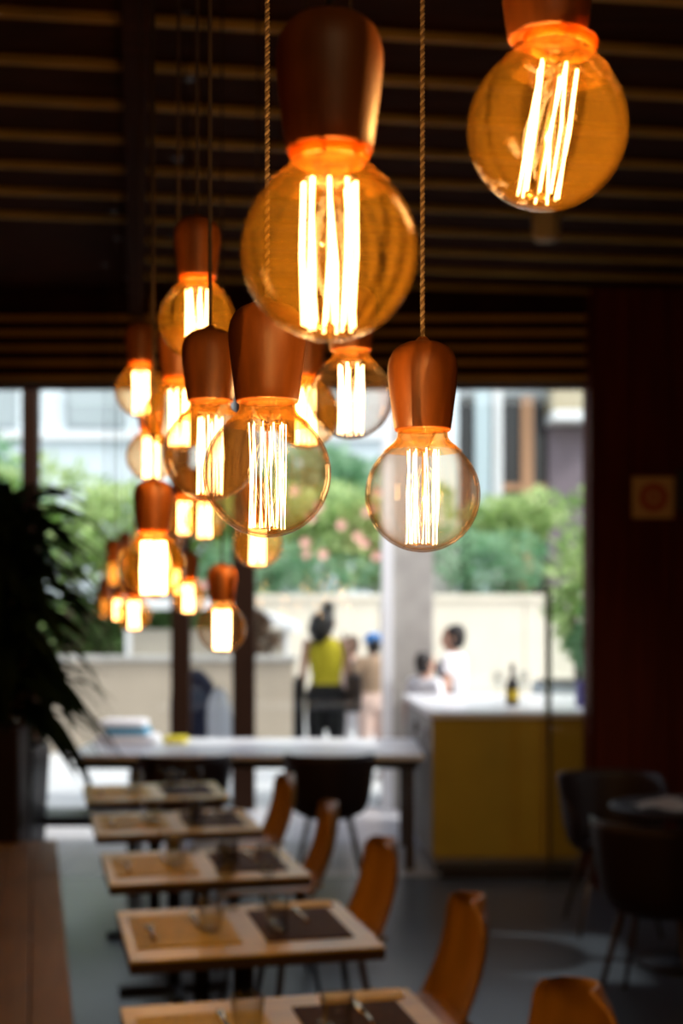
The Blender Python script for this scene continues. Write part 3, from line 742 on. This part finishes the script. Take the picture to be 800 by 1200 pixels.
# dark-windowed building right
rb = empty('dark_building', (2.2, 27, 0), 'building with black windows and pale and orange-brown posts at the upper right', 'building')
def rx(px, d=27.0): return (px-400)*d/F-2.2
def rz_(py, d=27.0): return H+(HY-py)*d/F
obj('wall_back', bx(rx(538), rx(640), .1, .4, 0, 8), M['dkglass'], rb)
obj('pale_post', bx(rx(556), rx(574), -.12, .1, 2, 8), M['curt'], rb); obj('white_post', bx(rx(577), rx(588), -.12, .1, 2, 8), M['white'], rb)
obj('brown_post', bx(rx(610), rx(624), -.12, .1, 2, rz_(465)), M['tan'], rb)
obj('lintel', bx(rx(538), rx(640), -.10, .1, rz_(465), rz_(455)), M['buildgrey'], rb)
obj('rail', bx(rx(588), rx(640), -.06, .1, rz_(575), rz_(567)), M['tan'], rb)
obj('rail', bx(rx(588), rx(640), -.06, .1, rz_(617), rz_(612)), M['tan'], rb)
obj('mauve_wall', bx(rx(641), rx(720), -.2, .4, 0, rz_(492)), M['mauve'], rb)
obj('awning', bx(rx(639), rx(720), -.9, .4, rz_(488), 8), M['cream'], rb); obj('awning_edge', bx(rx(639), rx(720), -.95, .4, rz_(500), rz_(488)), M['white'], rb)

# furniture just outside
nc = empty('garden_chair', (-1.33, 11.9, 0), 'dark navy garden chair behind the long table, by the brown window post', 'chair')
wc = empty('garden_chair', (-1.06, 11.45, 0), 'white plastic garden chair between the two brown window posts', 'chair')
for r_, m_, hgt, wd in ((nc, M['navy'], 1.14, .22), (wc, M['wshirt'], 1.0, .11)):
    bm = bmesh.new(); g = []
    for i in range(9):
        t_ = i/8; row = []
        for j in range(9):
            q = 2*j/8-1; ww = wd*math.sqrt(max(.02, 1-max(0, (t_-.5)/.52)**2)); row.append(bm.verts.new((ww*q, -.05+.05*q*q+.08*(1-t_), .45+(hgt-.45)*t_)))
        g.append(row)
    for i in range(8):
        for j in range(8): bm.faces.new((g[i][j], g[i][j+1], g[i+1][j+1], g[i+1][j]))
    bmesh.ops.solidify(bm, geom=bm.faces[:], thickness=.02)
    obj('backrest', bm, m_, r_, smooth=True); obj('seat', bx(-wd, wd, .03, .45, .42, .45, bev=.01), m_, r_)
    for sx in (-1, 1):
        for y in (.06, .42): obj('leg', tube(bmesh.new(), [(sx*wd*.9, y, .42), (sx*wd*1.05, y, 0)], .012, 8), m_, r_, smooth=True)
# things lying on the white table at its left end
p = W(150, 860, 9.25); 
tr = empty('folded_towels', (p.x, 9.2, .75), 'white and blue folded towels at the left end of the long white table', 'towels')
obj('towel', bx(-.20, .22, -.14, .14, 0, .055, bev=.02), M['wshirt'], tr, smooth=True); obj('towel', bx(-.14, .16, -.13, .12, .056, .105, bev=.02), M['teal'], tr, smooth=True)
obj('towel', bx(-.18, .14, -.12, .13, .106, .16, bev=.024), M['wshirt'], tr, smooth=True)
tag(obj('yellow_cloth', bx(-.08, .08, -.10, .10, 0, .04, bev=.015), M['yellow'], None, (p.x+.34, 9.2, .75), smooth=True), 'small yellow folded cloth right of the folded towels', 'cloth')
tag(obj('bollard', lathe(bmesh.new(), [(0, 0), (.055, 0), (.055, 1.0), (.04, 1.06), (0, 1.08)], 16), M['black'], None, ((350-400)*12/F, 12, 0), smooth=True), 'thin black bollard outside at the left hand of the person in yellow', 'bollard')
ln = empty('candle_lantern', W(448, 897, 11.6), 'small lit candle lantern outside seen under the long table', 'lantern'); ln.location.z = 0
lz = W(448, 897, 11.6).z
obj('lantern_stand', lathe(bmesh.new(), [(0, 0), (.06, 0), (.06, .01), (.012, .02), (.012, lz-.07), (.05, lz-.06), (0, lz-.06)], 16), M['black'], ln)
obj('candle', lathe(bmesh.new(), [(0, lz-.06), (.035, lz-.06), (.035, lz+.02), (0, lz+.02)], 16), M['paper'], ln); obj('flame', lathe(bmesh.new(), [(0, lz+.02), (.022, lz+.05), (.015, lz+.09), (0, lz+.12)], 12), M['lantern'], ln, smooth=True)

# ------------------------------------------------------------------ people
def figure(name, loc, rz, h, hair, top, bottom, label, cat='person', sleeve=True, bun=False, arm=(.12, .12), lift=0, feet=M['black']):
    """one remeshed body, standing, facing +y before rotation; hair and clothes are children"""
    k = h/1.70; t = empty(name, loc, label, cat, rz=rz)
    def v(x, y, z): return Vector((x, y, z))*k
    def body(bm, infl, what):
        i_ = infl
        if 'torso' in what:
            tube(bm, [v(0, 0, .84), v(0, .0, .93), v(0, -.005, 1.06), v(0, -.005, 1.20), v(0, 0, 1.34), v(0, 0, 1.43), v(0, 0, 1.455)],
                 [(k*.15+i_, k*.10+i_), (k*.165+i_, k*.11+i_), (k*.125+i_, k*.088+i_), (k*.145+i_, k*.10+i_), (k*.165+i_, k*.10+i_), (k*.13+i_, k*.075+i_), (k*.06, k*.05)], 20, flat=(1, 0, 0))
        if 'neck' in what: tube(bm, [v(0, 0, 1.38), v(0, .005, 1.46), v(0, .015, 1.54)], [k*.058, k*.05, k*.052], 14)
        if 'head' in what:
            tube(bm, [v(0, .01, 1.475), v(0, .02, 1.50), v(0, .02, 1.545), v(0, .012, 1.60), v(0, .005, 1.65), v(0, 0, 1.69), v(0, 0, 1.70)],
                 [(k*.035, k*.04), (k*.052, k*.065), (k*.066, k*.085), (k*.073, k*.094), (k*.07, k*.09), (k*.042, k*.055), (k*.01, k*.012)], 18, flat=(1, 0, 0))
            tube(bm, [v(0, .095, 1.60), v(0, .122, 1.56), v(0, .10, 1.548)], [k*.010, k*.015, k*.012], 8)      # nose
            tube(bm, [v(-.02, .098, 1.528), v(.02, .098, 1.528)], k*.009, 6)                                   # mouth
            for s in (-1, 1): tube(bm, [v(s*.073, -.005, 1.55), v(s*.083, -.015, 1.58), v(s*.079, -.012, 1.605)], [k*.010, k*.016, k*.012], 8)
        for s, sp_ in ((-1, arm[0]), (1, arm[1])):
            sh = v(s*.175, 0, 1.40); el = v(s*(.205+sp_*.5), -.01, 1.13); wr_ = v(s*(.21+sp_), .07, .90)
            if 'arm' in what: tube(bm, [v(s*.09, 0, 1.40), sh, (sh+el)/2, el, (el+wr_)/2, wr_], [k*.05, k*.053, k*.043, k*.037, k*.033, k*.024], 12)
            if 'sleeve' in what: tube(bm, [v(s*.09, 0, 1.40), sh, sh.lerp(el, .5)], [k*.06+i_, k*.056+i_, k*.050+i_], 12)
            if 'arm' in what:
                pm = wr_+v(s*.005, .02, -.09)
                tube(bm, [wr_, (wr_+pm)/2, pm], [(k*.020, k*.024), (k*.017, k*.038), (k*.014, k*.036)], 10, flat=(1, 0, 0))
                for q, (o_, ln_) in enumerate(((-.030, .068), (-.010, .078), (.011, .072), (.030, .055))):
                    b0 = pm+v(0, o_, .01); tube(bm, [b0, b0+v(-s*.006, .006, -ln_*.5), b0+v(-s*.022, .012, -ln_)], [k*.0095, k*.009, k*.0075], 8)
                th = wr_+v(0, .035, -.03); tube(bm, [th, th+v(-s*.01, .025, -.03), th+v(-s*.015, .03, -.062)], [k*.012, k*.011, k*.009], 8)
        for s in (-1, 1):
            hp = v(s*.085, 0, .90); kn = v(s*.10, .015, .48); an = v(s*.105, -.01, .09)
            if 'leg' in what:
                tube(bm, [hp, hp.lerp(kn, .5), kn, kn.lerp(an, .35), an, an-v(0, 0, .05)], [k*.092, k*.075, k*.055, k*.056, k*.038, k*.04], 14)
                tube(bm, [an+v(0, -.04, -.055), an+v(0, .05, -.06), an+v(0, .15, -.068)], [(k*.036, k*.034), (k*.04, k*.03), (k*.034, k*.02)], 10, flat=(1, 0, 0))
            if 'pants' in what: tube(bm, [hp+v(0, 0, .06), hp.lerp(kn, .5), kn, kn.lerp(an, .9)], [k*.10+i_, k*.083+i_, k*.062+i_, k*.048+i_], 14)
            if 'shoe' in what: tube(bm, [an+v(0, -.055, -.05), an+v(0, .05, -.055), an+v(0, .165, -.062)], [(k*.04, k*.04), (k*.045, k*.036), (k*.036, k*.026)], 10, flat=(1, 0, 0))
        if 'hip' in what: tube(bm, [v(0, 0, .82), v(0, 0, .93), v(0, 0, 1.03)], [(k*.16+i_, k*.11+i_), (k*.17+i_, k*.115+i_), (k*.14+i_, k*.098+i_)], 20, flat=(1, 0, 0))
        return bm
    def make(nm, bm, m, vox):
        o = obj(nm, bm, m, t, smooth=True)
        r = o.modifiers.new('r', 'REMESH'); r.mode = 'VOXEL'; r.voxel_size = vox; r.use_smooth_shade = True
        s_ = o.modifiers.new('s', 'SMOOTH'); s_.iterations = 3; s_.factor = .5
        return o
    make('body', body(bmesh.new(), 0, {'torso', 'neck', 'head', 'arm', 'leg'}), M['skin'], .0075)
    make('shirt', body(bmesh.new(), .010, {'torso'} | ({'sleeve'} if sleeve else set())), top, .012)
    make('trousers', body(bmesh.new(), .014, {'pants', 'hip'}), bottom, .012)
    make('shoes', body(bmesh.new(), .01, {'shoe'}), feet, .012)
    hb = bmesh.new()
    tube(hb, [v(0, -.02, 1.50), v(0, -.025, 1.56), v(0, -.022, 1.61), v(0, -.012, 1.665), v(0, -.005, 1.705), v(0, 0, 1.715)],
         [(k*.06, k*.065), (k*.082, k*.088), (k*.085, k*.100), (k*.080, k*.098), (k*.052, k*.065), (k*.01, k*.01)], 16, flat=(1, 0, 0))
    if bun: tube(hb, [v(.0, -.02, 1.67), v(.02, -.03, 1.72), v(.02, -.03, 1.775), v(.02, -.03, 1.80)], [k*.06, k*.065, k*.055, k*.01], 12); tube(hb, [v(0, -.05, 1.66), v(-.03, -.07, 1.60), v(-.06, -.10, 1.50), v(-.08, -.10, 1.41)], [k*.10, k*.12, k*.115, k*.04], 14)
    make('hair', hb, hair, .010)
    for s in (-1, 1):
        obj('eye', lathe(bmesh.new(), [(0, -.009*k), (.009*k, 0), (0, .009*k)], 8), M['black'], t, v(s*.03, .098, 1.585))
    return t
wm = figure('person', ((382-400)*12/F, 12, 0), -.05, 1.66, M['hair'], M['yellow'], M['shorts'], 'person outside in a sleeveless yellow top and black trousers, seen from behind', sleeve=False, bun=True, arm=(.02, .0))
bgx = empty('shoulder_bag', ((382-400)*12/F+.235, 11.97, .80), 'dark brown bag hanging at the right side of the person in yellow', 'bag')
obj('bag_body', bx(-.06, .09, -.13, .13, -.05, .30, bev=.035), M['bag'], bgx, smooth=True)
obj('strap', tube(bmesh.new(), [(0, -.08, .28), (-.04, -.07, .50), (-.08, 0, .66), (-.03, .07, .50), (0, .08, .28)], .012, 8), M['bag'], bgx, smooth=True)
cA = figure('person', ((437-400)*13/F, 13, 0), .3, 1.42, M['hair'], M['tshirt'], M['pshirt'], 'smaller person in tan shirt and bright blue cap outside, just left of the white mullion')
cp_ = empty('cap', ((437-400)*13/F, 13, 1.36), 'bright blue cap on the head of the small person beside the white mullion', 'cap', rz=.3)
obj('crown', lathe(bmesh.new(), [(.088, -.01), (.092, .02), (.078, .065), (.04, .09), (0, .095)], 20), M['blue'], cp_, smooth=True); obj('brim', bx(-.06, .06, .07, .15, -.012, -.004, bev=.003), M['blue'], cp_)
cB = figure('person', ((413-400)*13.4/F, 13.4, 0), -.2, 1.40, mat('brown_hair', (.08, .035, .02), .6), M['pshirt'], M['wshirt'], 'smaller person in pale pink outside, between the yellow top and the blue cap')
cC = figure('person', ((531-400)*10.85/F, 10.85, 0), 1.2, 1.54, M['hair'], M['wshirt'], M['navy'], 'taller black-haired person in white behind the bar, with a dark strap')
obj('strap', tube(bmesh.new(), [(-.13, -.12, 1.25), (-.06, -.135, 1.0), (.04, -.15, .80)], [(.05, .01)]*3, 8, flat=(1, 0, 0)), M['navy'], cC, rz=-1.2)
cD = figure('person', ((498-400)*10.42/F, 10.42, 0), -.9, 1.33, M['hair'], M['wshirt'], M['navy'], 'shorter black-haired person in white behind the bar, beside the grey column')
